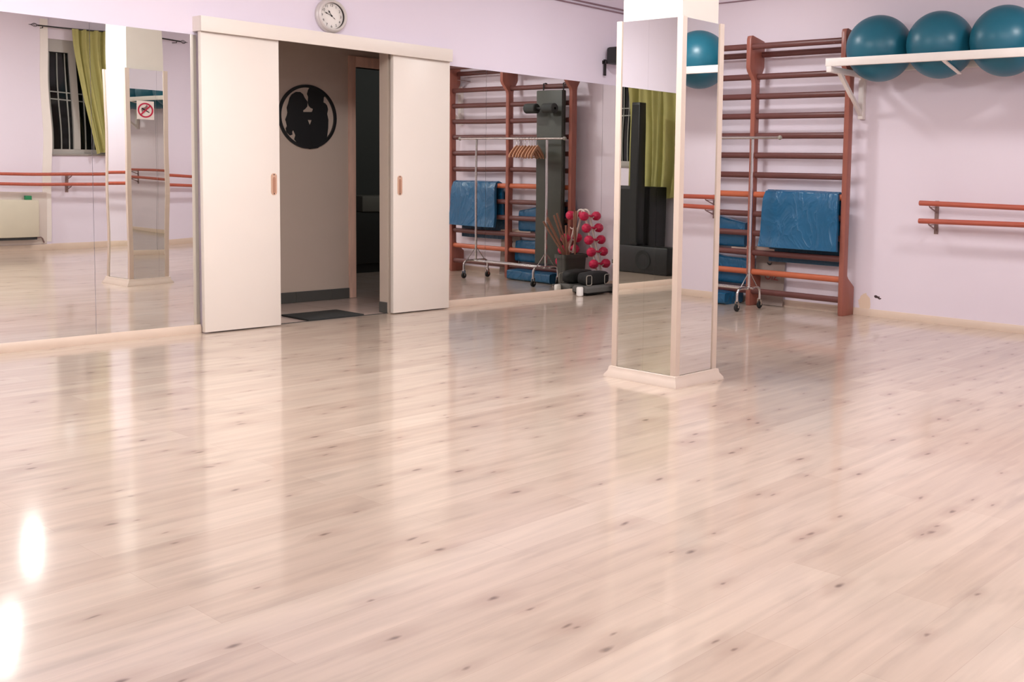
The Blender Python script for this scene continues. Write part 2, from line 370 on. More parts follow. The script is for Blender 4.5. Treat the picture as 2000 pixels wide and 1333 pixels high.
# hall behind the sliding doors
HY = 1.047
struct(MB().box((-4.6, 0.1, -.1), (0, HY+2.4, -.002)).box((OX0, 0, -.1), (OX1, .1, -.002)).build('floor', tile_mat()))
FX0, FX1, FZ = -2.385, -1.55, 1.99
struct(MB().box((-4.6, HY, 0), (FX0, HY+.1, 2.6)).box((FX1, HY, 0), (0, HY+.1, 2.6)).box((FX0, HY, FZ), (FX1, HY+.1, 2.6)).build('wall_hall', M_HALLW))
struct(MB().box((-4.7, .1, 0), (-4.6, HY, 2.6)).build('wall_hall_left', M_HALLW))
struct(MB().box((-1.0, .1, 0), (-.9, HY, 2.6)).build('wall_hall_right', M_HALLW))
struct(MB().box((-4.7, .1, 2.6), (.1, HY+2.5, 2.7)).build('ceiling', M_HALLW))
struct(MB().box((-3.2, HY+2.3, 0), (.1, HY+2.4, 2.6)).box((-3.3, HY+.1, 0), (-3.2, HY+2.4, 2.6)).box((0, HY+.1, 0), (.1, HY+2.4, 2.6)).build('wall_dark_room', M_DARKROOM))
m = MB()
for i in range(10):
    x0 = -4.6 + i*.33
    if x0 < FX0-.08: m.box((x0+.001, HY-.012, 0), (min(x0+.329, FX0-.066), HY, .088))
struct(m.build('baseboard_hall', M_HALLB))
struct(MB().box((FX0-.064, HY-.02, 0), (FX0, HY+.1, FZ+.09), .004).box((FX1, HY-.02, 0), (FX1+.064, HY+.1, FZ+.09), .004).box((FX0, HY-.02, FZ), (FX1, HY+.1, FZ+.09), .004).build('trim_2', M_FRAMEW))
struct(MB().box((OX1-.005, .0, 0), (OX1, .1, OZ)).box((OX1-.005, -.004, 0), (OX1+.1, 0, OZ)).build('trim_4', M_HALLW))
struct(MB().box((OX1-.011, .0, 0), (OX1, .1, .085)).build('baseboard_opening', M_HALLB))
struct(MB().box((OX0, -.004, -.001), (OX1, .006, .003)).build('trim_3', M_DARK))

# ------------------------------------------------------------------ ceiling lamps
def ceiling_lamp(x, y, e, label):
    t = thing('ceiling_lamp', (x, y, CEIL), label, 'ceiling lamp', 'round ceiling lamps')
    MB().lathe([(0, -.002), (.158, -.002), (.162, -.03), (.15, -.045), (.14, -.04)], 40, (x, y, CEIL)).build('rim', M_LAMP, t)
    dm = mat('lamp_diffuser_%d' % e, (245, 240, 235), 0.5, emit=(LAMP_COL, e))
    MB().lathe([(.141, -.04), (.11, -.06), (.06, -.07), (0, -.073)], 40, (x, y, CEIL)).build('diffuser', dm, t)
places = ['over the corner with the clothes rail', 'over the exercise balls',
          'over the left end of the mirrors', 'near the radiator wall']
def batten_lamp(x, y, e, label):
    a = math.radians(-69); d = Vector((math.cos(a), math.sin(a), 0)); n = Vector((-d.y, d.x, 0)); c = Vector((x, y, 0)); L = .6
    t = thing('tube_lamp', (x, y, CEIL), label, 'ceiling lamp', 'tube battens on the ceiling')
    def slab(name, l, w_, z0, z1, m_, par):
        q = [c + d*l + n*w_, c - d*l + n*w_, c - d*l - n*w_, c + d*l - n*w_]
        return MB().prism([(p.x, p.y) for p in q], 'z', z0, z1, .006).build(name, m_, par)
    slab('housing', L+.03, .075, CEIL-.002, CEIL-.045, M_LAMP, t)
    slab('diffuser', L, .065, CEIL-.046, CEIL-.085, mat('lamp_diffuser_%d' % e, (245, 240, 235), 0.5, emit=(LAMP_COL, e)), t)
for (x, y, e), p in zip(BATTENS, ('in front of the pillar', 'between the pillar and the sliding doors')): batten_lamp(x, y, e, 'long tube ceiling lamp ' + p)
for (x, y, e), p in zip(LAMPS, places): ceiling_lamp(x, y, e, 'round white ceiling lamp ' + p)

# ------------------------------------------------------------------ wall mirrors
def wall_mirror(x0, x1, label, lean=0.0):
    """lean: how far the top edge stands off the wall more than the foot"""
    t = .005; m = MB()
    if lean: m.prism([(-.003, .056), (-.003-t, .056), (-.003-t-lean, 1.97), (-.003-lean*.6, 1.97)], 'x', x0+.0012, x1-.0012)
    else:       # old panels bow a little: the foot tips away from the wall
        N_ = 16; bow = lambda z: -.0095 + .0013*(z - z*z/3.94)
        m.prism([(-.003, .056)] + [(bow(.056+1.914*k/N_), .056+1.914*k/N_) for k in range(N_+1)] + [(-.003, 1.97)], 'x', x0+.0012, x1-.0012)
    return tag(m.build('wall_mirror', M_MIRROR), label, 'mirror', 'wall mirrors')
L0 = .0042
wall_mirror(-8.70, -7.25, 'large wall mirror in the far left corner beyond the frame edge', L0)
wall_mirror(-7.25, -6.10, 'large wall mirror second from the left corner', L0)
wall_mirror(-6.10, -4.918, 'large wall mirror at the left edge, reflecting the radiator and window', L0)
wall_mirror(-4.918, -4.268, 'narrow wall mirror beside the left sliding door, reflecting the pillar', L0)
wall_mirror(-2.268, -1.828, 'narrow wall mirror touching the right sliding door, reflecting blue mat', 0)
wall_mirror(-1.828, -.931, 'wall mirror right of the doors, reflecting hangers and the middle bar post', 0)
wall_mirror(-.931, -.417, 'wall mirror near the corner, reflecting pink dumbbells', 0)
wall_mirror(-.417, -.012, 'wall mirror strip in the room corner under the black speaker', 0)

# ------------------------------------------------------------------ sliding doors and the boxed track
def sliding_door(name, x0, x1, hx, label):
    t = thing(name, ((x0+x1)/2, -.065, 0), label, 'door'); struct(t)
    MB().box((x0, -.085, .008), (x1, -.045, 2.0), .003).build('panel', M_DOOR, t)
    zc = 1.0; pl = []
    for k in range(9): a = PI*k/8; pl.append((hx+.021*math.cos(a), zc+.055+.021*math.sin(a)))
    for k in range(9): a = PI+PI*k/8; pl.append((hx+.021*math.cos(a), zc-.055+.021*math.sin(a)))
    h = MB().prism(pl, 'y', -.085, -.089).build('handle', mat('pull_plate', (222, 184, 158), .3, metal=.4), t)
    tag(h, 'recessed brassy pull plate')
    pl2 = [(hx+(x-hx)*.5, zc+(z-zc)*.78-.008) for x, z in pl]
    MB().prism(pl2, 'y', -.0892, -.0897).build('recess', mat('pull_recess', (176, 128, 104), .5), h)
    for dz in (.066, -.066):
        MB().lathe([(0, -.0915), (.004, -.0905), (.0045, -.089)], 10, (hx, 0, zc+dz), 'y').build('screw', M_INK, h)
sliding_door('door_1', -4.274, -3.732, -3.777, 'cream sliding door panel left of the opening')
sliding_door('door_2', -2.800, -2.266, -2.742, 'cream sliding door panel right of the opening')
t = thing('door_track_cover', (-3.28, 0, 1.99), 'long cream boxed cover over the sliding door track under the clock', 'track cover')
MB().box((-4.285, -.115, 1.99), (-2.262, -.10, 2.088), .002).build('fascia', M_DOOR, t)
MB().box((-4.285, -.10, 2.072), (-2.262, 0, 2.088)).build('top_board', M_DOOR, t)
for xa in (-4.285, -2.276): MB().box((xa, -.10, 1.992), (xa+.014, 0, 2.072)).build('end_board', M_DOOR, t)

# ------------------------------------------------------------------ clock
CX, CZ = -3.286, 2.222
t = thing('wall_clock', (CX, 0, CZ), 'round silver and white wall clock above the sliding doors', 'clock')
MB().lathe([(0, 0), (.118, 0), (.123, -.012), (.121, -.028), (.113, -.036), (.116, -.04), (.114, -.05), (.104, -.058), (.097, -.056), (.093, -.046)], 64, (CX, 0, CZ), 'y').build('case', M_SILVER, t)
MB().lathe([(.0935, -.046), (.0935, -.026)], 64, (CX, 0, CZ), 'y').build('inner_rim', M_INK, t)
MB().lathe([(0, -.026), (.0932, -.026), (.0932, -.022), (0, -.022)], 64, (CX, 0, CZ), 'y').build('dial', M_FACE, t)
WALLM = Matrix(((1,0,0,0),(0,0,-1,0),(0,1,0,0),(0,0,0,1)))      # text in xy -> facing -y
for h in range(1, 13):
    a = PI/2 - h*PI/6
    text_mesh(str(h), .026, 'numeral', M_INK, t, Matrix.Translation((CX+.075*math.cos(a), -.0265, CZ+.075*math.sin(a))) @ WALLM, .0006)
def hand(name, ang, L, wd, tail):
    a = math.radians(90-ang); d = Vector((math.cos(a), 0, math.sin(a))); n = Vector((-d.z, 0, d.x)); c = Vector((CX, 0, CZ))
    pts = [(-tail, wd*.4), (0, wd*.5), (L*.55, wd*.4), (L*.72, wd*1.5), (L*.85, wd*.5), (L, .0006)]
    pl = [c + d*u + n*v for u, v in pts] + [c + d*u - n*v for u, v in pts[::-1]]
    MB().prism([(p.x, p.z) for p in pl], 'y', -.030, -.0315).build(name, M_INK, t)
hand('hour_hand', -36, .047, .0045, .0); hand('minute_hand', -69, .062, .0032, .0); hand('second_hand', 128, .036, .002, .01)
MB().lathe([(0, -.034), (.0055, -.033), (.006, -.028)], 16, (CX, 0, CZ), 'y').build('hub', M_INK, t)

# ------------------------------------------------------------------ small speaker high in the corner
t = thing('wall_speaker', (-.33, 0, 2.16), 'small black speaker on a bracket high on the wall in the corner', 'speaker')
MB().box((-.43, -.20, 2.155), (-.23, -.05, 2.315), .025).build('cabinet', M_BLACK, t)
MB().box((-.43, -.035, 2.05), (-.405, -.02, 2.2)).box((-.43, -.06, 2.16), (-.405, -.002, 2.19)).build('bracket', M_IRON, t)
for dx in (-.385, -.37): MB().sphere((dx, -.201, 2.235), .004, 10).build('indicator_light', M_FACE, t)

# ------------------------------------------------------------------ surface cables under the ceiling
m = MB()
m.tube([(-1.25, -.008, 2.668), (-.012, -.008, 2.66)], .007, 8)
tag(m.build('cable', M_CABLE), 'lower thin cable run along the back wall near the ceiling', 'cable')
tag(MB().tube([(-1.05, -.008, 2.70), (-.012, -.008, 2.692)], .008, 8).build('cable', M_CABLE), 'upper thin cable run along the back wall near the ceiling', 'cable')
tag(MB().tube([(-.008, -.012, 2.692), (-.008, -1.9, 2.70)], .006, 8).build('cable', M_CABLE), 'thin cable along the right wall above the wall bars', 'cable')

# ------------------------------------------------------------------ silhouette picture in the hall
PX, PZ, PR = -2.832, 1.538, .262
t = thing('wall_art', (PX, HY, PZ), 'round black cut-out of an embracing couple on the hall wall', 'wall art')
m = MB(); m.lathe([(PR, -.002), (PR, -.02), (PR-.022, -.02), (PR-.022, -.002), (PR, -.002)], 72, (PX, HY, PZ), 'y'); m.build('ring', M_PIC, t)
def pxy(px, py):    # outline points taken in the unit circle of the ring
    return (PX + (px-545)/402*PR, PZ - (py-690)/532*PR)
left = [(360,1075),(375,1010),(345,915),(325,955),(330,1000),(300,1015),(255,960),(245,905),(262,860),(250,790),(240,760),(262,690),(270,640),(262,560),(285,480),(300,400),(330,340),(385,292),(440,288),(478,320),(498,372),(520,410),(541,440),(541,470),(535,520),(505,565),(478,590),(480,615),(600,606),(600,740),(540,742),(571,834),(572,1230),(440,1190)]
MB().prism([pxy(*p) for p in left], 'y', HY-.004, HY-.014).build('woman_figure', M_PIC, t)
right = [(553,455),(560,500),(585,535),(622,552),(612,590),(601,606),(601,742),(574,834),(573,1228),(680,1205),(800,1080),(815,980),(828,860),(832,720),(815,620),(828,540),(815,480),(790,445),(762,430),(768,350),(790,315),(740,245),(660,195),(580,195),(556,240),(540,310),(556,360),(552,420)]
MB().prism([pxy(*p) for p in right], 'y', HY-.004, HY-.014).build('man_figure', M_PIC, t)

tag(MB().box((-3.465, .004, 0), (-3.0, .378, .012), .003).build('door_mat', M_MAT_HALL), 'black ribbed door mat on the hall tiles in the opening', 'door mat')
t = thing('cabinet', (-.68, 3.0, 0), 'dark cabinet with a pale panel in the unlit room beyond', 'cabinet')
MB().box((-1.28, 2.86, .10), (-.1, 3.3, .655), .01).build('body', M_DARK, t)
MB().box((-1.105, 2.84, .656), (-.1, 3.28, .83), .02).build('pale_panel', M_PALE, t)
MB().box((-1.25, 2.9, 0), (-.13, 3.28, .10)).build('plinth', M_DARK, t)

# ------------------------------------------------------------------ mirrored pillar
X0, X1, Y0, Y1, PH = -3.436, -3.079, -3.456, -2.991, 1.957
t = thing('pillar', ((X0+X1)/2, (Y0+Y1)/2, 0), 'square white pillar clad in mirrors with cream corner trims', 'pillar')
MB().box((X0+.025, Y0+.025, 0), (X1-.025, Y1-.025, CEIL)).build('shaft', M_SHAFT, t)
def face_mirror(a, b, z0=.05, z1=PH-.004):
    MB().box((*a, z0), (*b, z1)).build('mirror_panel', M_MIRROR2, t)
for (ya, yb) in ((Y0+.012, -3.2180), (-3.2177, Y1-.012)): face_mirror((X0+.006, ya), (X0+.014, yb)); 
face_mirror((X1-.014, Y0+.012), (X1-.006, Y1-.012))
face_mirror((X0+.012, Y0+.006), (X1-.012, Y0+.014))
for (xa, xb) in ((X0+.012, -3.1704), (-3.1696, X1-.012)): face_mirror((xa, Y1-.014), (xb, Y1-.006))
for cx, sx in ((X0, 1), (X1, -1)):
    for cy, sy in ((Y0, 1), (Y1, -1)):
        a, b = .036, .013
        pl = [(cx, cy), (cx+sx*a, cy), (cx+sx*a, cy+sy*.006), (cx+sx*b, cy+sy*b), (cx+sx*.006, cy+sy*a), (cx, cy+sy*a)]
        MB().prism(pl, 'z', .045, PH, .002).build('corner_trim', M_CREAM, t)
o = .032
for (a, b, ax, s_) in (((X0, Y0), (X1, Y0), 'x', -1), ((X0, Y1), (X1, Y1), 'x', 1), ((X0, Y0), (X0, Y1), 'y', -1), ((X1, Y0), (X1, Y1), 'y', 1)):
    m = MB()
    # mitred skirting with a hollow profile, one board per side
    prof = [(0, 0), (o, 0), (o*.95, .012), (o*.45, .035), (o*.3, .058), (0, .06)]
    def P(end, p, z):
        if ax == 'x':
            x, y = (X0 if end == 0 else X1), (Y0 if s_ < 0 else Y1); return (x + (-p if end == 0 else p), y + s_*p, z)
        x, y = (X0 if s_ < 0 else X1), (Y0 if end == 0 else Y1); return (x + s_*p, y + (-p if end == 0 else p), z)
    A = [m.bm.verts.new(P(0, p, z)) for p, z in prof]; B = [m.bm.verts.new(P(1, p, z)) for p, z in prof]; n = len(prof)
    fs = [m.bm.faces.new(A), m.bm.faces.new(B[::-1])] + [m.bm.faces.new((A[i], B[i], B[(i+1) % n], A[(i+1) % n])) for i in range(n)]
    bmesh.ops.recalc_face_normals(m.bm, faces=fs); m.build('base_board', M_CREAM, t)
# no smoking sticker on the far face
SX, SZ, SY = -3.268, 1.595, Y1-.006
t = thing('no_smoking_sign', (SX, SY, SZ), 'square no smoking sign on the mirrored pillar', 'sign')
MB().box((SX-.072, SY, SZ-.082), (SX+.072, SY+.002, SZ+.082)).build('plate', M_SIGNW, t)
m = MB(); m.lathe([(.066, .002), (.066, .003), (.053, .003), (.053, .002), (.066, .002)], 48, (SX, SY, SZ), 'y')
d = Vector((1, 0, -1)).normalized(); n_ = Vector((d.z, 0, -d.x)); c = Vector((SX, 0, SZ))
# seen from +y, x runs to the left: the bar falls from upper left to lower right
d = Vector((-1, 0, -1)).normalized(); n_ = Vector((d.z, 0, -d.x))
pl = [c+d*.058+n_*.006, c-d*.058+n_*.006, c-d*.058-n_*.006, c+d*.058-n_*.006]
m.prism([(p.x, p.z) for p in pl], 'y', SY+.0035, SY+.0042); m.build('prohibition_ring', M_SIGNR, t)
d = Vector((-.88, 0, .47)).normalized(); n_ = Vector((d.z, 0, -d.x))
pl = [c+d*.036+n_*.007, c-d*.038+n_*.003, c-d*.038-n_*.004, c+d*.036-n_*.006]
MB().prism([(p.x, p.z) for p in pl], 'y', SY+.002, SY+.0032).build('cigarette', M_SIGNB, t)
pl = [(SX-.03, SZ-.02), (SX-.036, SZ+.008), (SX-.02, SZ+.022), (SX-.002, SZ+.028), (SX+.01, SZ+.05), (SX+.022, SZ+.04), (SX+.014, SZ+.018), (SX-.004, SZ+.004), (SX-.018, SZ-.004)]
MB().prism(pl, 'y', SY+.002, SY+.003).build('smoke', M_SIGNG, t)

# ------------------------------------------------------------------ wall bars
PY = (-2.54, -1.598, -.655); RX = -.17
t = thing('wall_bars', (RX, -1.6, 0), 'tall reddish wooden wall bars with three posts on the right wall', 'wall bars')
prof = [(-.195, 0), (-.203, .02), (-.205, .3), (-.205, 1.94), (-.212, 1.97), (-.275, 2.04), (-.288, 2.07), (-.288, 2.31), (-.278, 2.338), (-.255, 2.345), (-.085, 2.312), (-.075, 2.295),
        (-.075, 2.09), (-.082, 2.07), (-.13, 1.985), (-.137, 1.95), (-.137, .335), (-.12, .31), (-.022, .235), (-.02, .22), (-.02, 0)]
for y in PY: MB().prism(prof, 'y', y-.0225, y+.0225, .004).build('post', M_POST, t)
for k in range(12):
    z = 2.0 - .17*k; mt = M_RUNGO if k in (6, 10) else M_RUNG
    r = MB().tube([(RX, PY[0]-.018, z), (RX, PY[2]+.018, z)], .026, 14, rx=.019).build('rung', mt, t)
    if k in (6, 10): r['label'] = 'orange replacement rung'
MB().tube([(-.255, PY[0]-.018, 2.250), (-.255, PY[2]+.018, 2.250)], .026, 14, rx=.019).build('rung', M_RUNG, t)
MB().tube([(-.105, PY[0]-.018, 2.196), (-.105, PY[2]+.018, 2.196)], .026, 14, rx=.019).build('rung', M_RUNG, t)
for y in (-2.46, -.735):
    for z in (2.12, .46): MB().box((-.15, y-.02, z), (0, y+.02, z+.005)).build('wall_bracket', M_STEEL, t)

# ------------------------------------------------------------------ ball shelf and balls
SYA, SYB = -2.555, -6.35
t = thing('ball_shelf', (0, (SYA+SYB)/2, 2.0), 'long white slatted wall shelf holding the exercise balls', 'shelf')
MB().box((-.56, SYA+.012, 2.012), (-.525, SYB, 2.074), .002).build('front_rail', M_WHITE, t)
MB().box((-.05, SYA, 2.012), (-.018, SYB, 2.064), .002).build('back_rail', M_WHITE, t)
MB().prism([(-.545, 2.012), (-.53, 2.012), (-.27, 1.945), (-.03, 2.012), (-.045, 2.012), (-.27, 1.952), (-.525, 2.012)][:3] + [(-.27, 1.938), (-.55, 2.006)], 'y', -3.56, -3.53).build('strap', M_WHITE, t)
for y in (-2.575, -4.56, -6.3):
    b = MB().box((-.56, y-.022, 1.967), (0, y+.022, 2.012), .002).build('bracket', M_WHITE, t)
    MB().box((-.042, y-.025, 1.63), (0, y+.025, 1.967), .002).build('upright', M_WHITE, b)
    MB().prism([(-.40, 1.967), (-.36, 1.967), (-.042, 1.69), (-.042, 1.655)], 'y', y-.017, y+.017).build('diagonal', M_WHITE, b)
bl = ['teal exercise ball nearest the wall bars on the white shelf', 'teal exercise ball between the other two on the white shelf', 'teal exercise ball cut by the right edge of the photo',
      'teal exercise ball fourth from the wall bars on the shelf', 'teal exercise ball fifth from the wall bars on the shelf', 'teal exercise ball farthest from the wall bars on the shelf']
by = [(-2.868, .262), (-3.386, .256), (-3.902, .26), (-4.425, .26), (-4.95, .26), (-5.84, .26)]
ball = thing('exercise_ball', (-.288, by[0][0], 2.162), bl[0], 'exercise ball', 'exercise balls on the shelf')
m = MB().sphere((0, 0, 0), .262, 64, .985); bmesh.ops.translate(m.bm, verts=m.bm.verts, vec=ball.location); m.build('skin', M_BALL, ball)
m = MB().lathe([(0, .004), (.007, .003), (.009, 0), (.009, -.006)], 14, (0, 0, .258)); m.bm.transform(Matrix.Rotation(math.radians(122), 4, (.86, .5, 0)).inverted())
bmesh.ops.translate(m.bm, verts=m.bm.verts, vec=ball.location); m.build('plug', M_FACE, ball)
for i in range(1, 6):
    o_ = dup(ball, (-.288, by[i][0], 2.162), bl[i], rotz=(0, 1.9, 3.1, .6, 2.2, 4.0)[i]); o_.scale = (by[i][1]/.262,)*3

# ------------------------------------------------------------------ ballet barres
def barre(name, label, p0, p1, zs, inward, brk):
    """p0,p1 rail ends in plan; inward: unit vector from the wall to the room; zs: heights at both ends of upper and lower rail"""
    t = thing(name, (*[(p0[i]+p1[i])/2 for i in (0, 1)], 0), label, 'ballet barre')
    for z0, z1 in zs:
        MB().tube([(*p0, z0), (*p1, z1)], .0205, 16).build('rail', M_BARRE, t)
    iv = Vector(inward)
    for f in brk:
        x, y = [p0[i] + (p1[i]-p0[i])*f for i in (0, 1)]
        wallp = Vector((x, y, 0)) - iv*.15; al = Vector((p1[0]-p0[0], p1[1]-p0[1], 0)).normalized()
        m = MB(); zt = zs[0][0] + (zs[0][1]-zs[0][0])*f; zl = zs[1][0] + (zs[1][1]-zs[1][0])*f
        a = wallp - al*.017; b = wallp + al*.017 + iv*.006; m.box((a.x, a.y, zl-.105), (b.x, b.y, zt+.02))
        for z in (zt, zl):
            m.tube([wallp+Vector((0, 0, z-.075)), wallp+iv*.13+Vector((0, 0, z-.03)), wallp+iv*.148+Vector((0, 0, z-.012))], .006, 8)
            m.tube([wallp+Vector((0, 0, z-.03)), wallp+iv*.13+Vector((0, 0, z-.03))], .004, 8)
        m.build('bracket', M_STEEL, t)
barre('ballet_barre', 'double wooden ballet barre on the right wall under the exercise balls', (-.15, -3.20), (-.15, -7.1), ((.960, .93), (.819, .86)), (-1, 0, 0), (.02, .36, .68, .97))
barre('ballet_barre', 'double wooden ballet barre on the wall with the radiator', (-7.05, -7.19), (-.5, -7.19), ((.955, .915), (.818, .792)), (0, 1, 0), (.03, .38, .728, .97))

# ------------------------------------------------------------------ blue mats
def sheet_path(path, y0, y1, thick, seed, amp, flare=0.0, ny=26, sub=6):
    """mat swept along a path in the x-z plane between y0 and y1, softly crumpled"""
    pts = []
    for (a, b) in zip(path, path[1:]):
        for k in range(sub): pts.append((a[0]+(b[0]-a[0])*k/sub, a[1]+(b[1]-a[1])*k/sub))
    pts.append(path[-1]); n = len(pts)-1
    def fn(u, v):
        i = min(n, round(v*n)); x, z = pts[i]; y = y0 + (y1-y0)*u
        y += flare*(u-.5)*abs(v-.5)*2
        q = mnoise.noise(Vector((y*4.1+seed, z*5.3, v*2)))
        return (x + amp*q, y, z + amp*.35*mnoise.noise(Vector((y*3+seed, 9, v))))
    return MB().grid(fn, ny, n, thick)
tag(sheet_path([(-.262, .535), (-.25, .62), (-.236, .80), (-.225, .95), (-.205, 1.012), (-.17, 1.028), (-.135, 1.01), (-.118, .95), (-.116, .8), (-.118, .62)], -2.485, -1.765, .028, 1.3, .012, .07).build('exercise_mat', M_MAT, angle=60),
    'bright blue vinyl mat folded over the orange rung of the wall bars', 'exercise mat', 'blue exercise mats')
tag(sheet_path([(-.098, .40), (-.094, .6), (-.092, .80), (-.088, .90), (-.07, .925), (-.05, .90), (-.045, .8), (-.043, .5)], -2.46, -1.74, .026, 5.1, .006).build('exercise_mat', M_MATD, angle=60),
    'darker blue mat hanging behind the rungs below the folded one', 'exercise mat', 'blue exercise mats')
def folded_mat(x0, x1, y0, y1, z0, z1, slope, label, seed, mt):
    """folded mat standing on edge behind the rungs; its top edge drops by slope from y1 to y0"""
    def fn(u, v):
        y = y0 + (y1-y0)*u; zt = z1 - slope*(1-u)
        a = v*2*PI; cx, sx = math.cos(a), math.sin(a); sg = lambda q: math.copysign(abs(q)**.35, q)
        x = (x0+x1)/2 + (x1-x0)/2*sg(cx); z = (z0+zt)/2 + (zt-z0)/2*sg(sx)
        q = mnoise.noise(Vector((y*5+seed, z*7, cx)))
        return (x + .006*q, y, z + (.010*q if z > z0+.03 else 0))
    m = MB(); m.grid(fn, 20, 32)
    bmesh.ops.remove_doubles(m.bm, verts=m.bm.verts, dist=1e-5)
    es = [e for e in m.bm.edges if e.is_boundary]; bmesh.ops.holes_fill(m.bm, edges=es, sides=0)
    bmesh.ops.recalc_face_normals(m.bm, faces=m.bm.faces)
    return tag(m.build('exercise_mat', mt, angle=60), label, 'exercise mat', 'blue exercise mats')
folded_mat(-.128, -.03, -1.49, -.74, .505, .86, .14, 'folded blue mat topmost of those behind the lower wall bars', 2.0, M_MAT)
folded_mat(-.128, -.03, -1.54, -.72, .175, .455, .06, 'folded blue mat in the middle of those behind the lower wall bars', 4.0, M_MAT)
folded_mat(-.33, -.05, -1.44, -.80, .001, .108, .0, 'folded blue mat lying on the floor under the lowest rung', 7.0, M_MAT)
# grey card with faded red lettering and the pale roll above it
t = thing('card_sheet', (-.05, -1.66, 0), 'grey card sheet with faded red lettering leaning behind the middle post', 'card sheet')
MB().prism([(-.055, .004), (-.050, .004), (-.024, .46), (-.029, .46)], 'y', -1.87, -1.56).build('sheet', M_CARD, t)
RW = Matrix(((0, 0, -1, 0), (-1, 0, 0, 0), (0, 1, 0, 0), (0, 0, 0, 1)))      # text facing -x
text_mesh('OIZ', .085, 'lettering', M_CARDRED, t, Matrix.Translation((-.0475, -1.74, .255)) @ RW, .0008)
m = MB(); m.tube([(-.040, -1.71+.025*math.cos(math.radians(a)), .385+.02*math.sin(math.radians(a))) for a in range(180, 361, 20)], [.001, .003, .005, .007, .008, .008, .007, .005, .003, .001], 8); m.build('dark_arc', M_INK, t)
tag(MB().tube([(-.075, -1.80, .492), (-.075, -1.33, .492)], .028, 16).build('rolled_paper', mat('cream_roll', (224, 196, 180), .7)), 'pale cream roll resting behind the rung above the grey card', 'roll')

# ------------------------------------------------------------------ sit-up board hooked on the bars
t = thing('sit_up_board', (-.25, -.90, .2), 'dark olive padded sit-up board hung on the wall bars', 'sit-up board')
MB().box((-.264, -1.085, .19), (-.204, -.715, 1.955), .012).build('pad', M_BOARD, t)
MB().box((-.203, -1.045, .2), (-.197, -.755, 1.95)).build('frame', M_BLACK, t)
for y in (-1.04, -.76):
    MB().tube([(-.202, y, 1.9), (-.2015, y, 2.028), (-.17, y, 2.034), (-.14, y, 2.02), (-.14, y, 1.99)], .007, 8).build('hook', M_BLACK, t)
MB().tube([(-.36, -1.11, 1.765), (-.36, -.735, 1.765)], .012, 12).build('crossbar', M_BLACK, t)
MB().tube([(-.36, -.92, 1.765), (-.275, -.92, 1.765)], .013, 10).build('bar_mount', M_BLACK, t)
for a, b in ((-1.13, -.97), (-.87, -.71)):
    r = MB().lathe([(.0125, a), (.042, a), (.05, a+.008), (.05, b-.008), (.042, b), (.0125, b)], 24, (-.36, 0, 1.765), 'y').build('foam_roller', M_FOAM, t)

# ------------------------------------------------------------------ rolling clothes rail
RKX, RA, RB, RT = -.45, -1.785, -.725, 1.462
t = thing('clothes_rail', (RKX, (RA+RB)/2, 0), 'chrome rolling clothes rail in front of the wall bars', 'clothes rail')
MB().tube([(RKX, -2.05, RT), (RKX, -.49, RT)], .012, 14).build('top_bar', M_CHROME, t)
for y in (-2.06, -.48): MB().sphere((RKX, y, RT), .019, 16).build('end_cap', M_STRAP, t)
for y in (RA, RB):
    MB().tube([(RKX, y, .19), (RKX, y, RT-.012)], .0125, 14).build('upright', M_CHROME, t)
    pts = [(RKX-.165, y, .085)] + arc((RKX-.115, y, .14), .05, 180, 90, 5) + [(RKX, y, .19)] + arc((RKX+.115, y, .14), .05, 90, 0, 5) + [(RKX+.165, y, .085)]
    MB().tube(pts, .0115, 12).build('foot_tube', M_CHROME, t)
    MB().tube([(RKX-.12, y, .195), (RKX-.02, y, .31), (RKX, y, .322), (RKX+.02, y, .31), (RKX+.12, y, .195)], .005, 8).build('brace', M_CHROME, t)
for dx in (-.035, .035): MB().tube([(RKX+dx, RA-.03, .185), (RKX+dx, RB+.03, .185)], .0105, 12).build('base_rail', M_CHROME, t)
for y in (RA, RB):
    for dx in (-.165, .165):
        c_ = MB().lathe([(.004, -.012), (.026, -.012), (.031, -.006), (.031, .006), (.026, .012), (.004, .012)], 24, (RKX+dx, y, .032), 'y').build('caster', M_RUBBER, t)
        MB().box((RKX+dx-.008, y-.018, .03), (RKX+dx+.008, y-.014, .085)).box((RKX+dx-.008, y+.014, .03), (RKX+dx+.008, y+.018, .085)).box((RKX+dx-.008, y-.018, .08), (RKX+dx+.008, y+.018, .088)).build('fork', M_CHROME, c_)
# hangers
hl = ['wooden coat hanger %s on the chrome rail' % w_ for w_ in ('farthest left', 'second from the left', 'third from the left', 'fourth from the left', 'fourth from the right', 'third from the right', 'second from the right', 'farthest right')]
hg = thing('coat_hanger', (RKX, -1.17, RT), hl[0], 'coat hanger', 'wooden coat hangers on the rail')
B0 = Vector(hg.location); hg.rotation_euler = (0, 0, -.42)
arm = [(-.19, -.158), (-.182, -.138), (-.12, -.105), (-.05, -.075), (0, -.062), (.05, -.075), (.12, -.105), (.182, -.138), (.19, -.158), (.178, -.165), (.11, -.128), (.04, -.098), (0, -.09), (-.04, -.098), (-.11, -.128), (-.178, -.165)]
MB().prism([(B0.x+p[0], B0.z-.05+(p[1]+.05)*1.3) for p in arm], 'y', B0.y-.006, B0.y+.006, .002).build('shoulder', M_HANGER, hg)
MB().tube([(B0.x-.175, B0.y, B0.z-.185), (B0.x+.175, B0.y, B0.z-.185)], .004, 8).build('trouser_bar', M_HANGER, hg)
hk = [(B0.x, B0.y, B0.z-.075), (B0.x, B0.y, B0.z-.03)] + [(B0.x+.0165*math.cos(math.radians(a)), B0.y, B0.z+.0165*math.sin(math.radians(a))) for a in range(-60, 181, 30)]
MB().tube(hk, .0022, 8).build('hook', M_CHROME, hg)
rnd = random.Random(4)
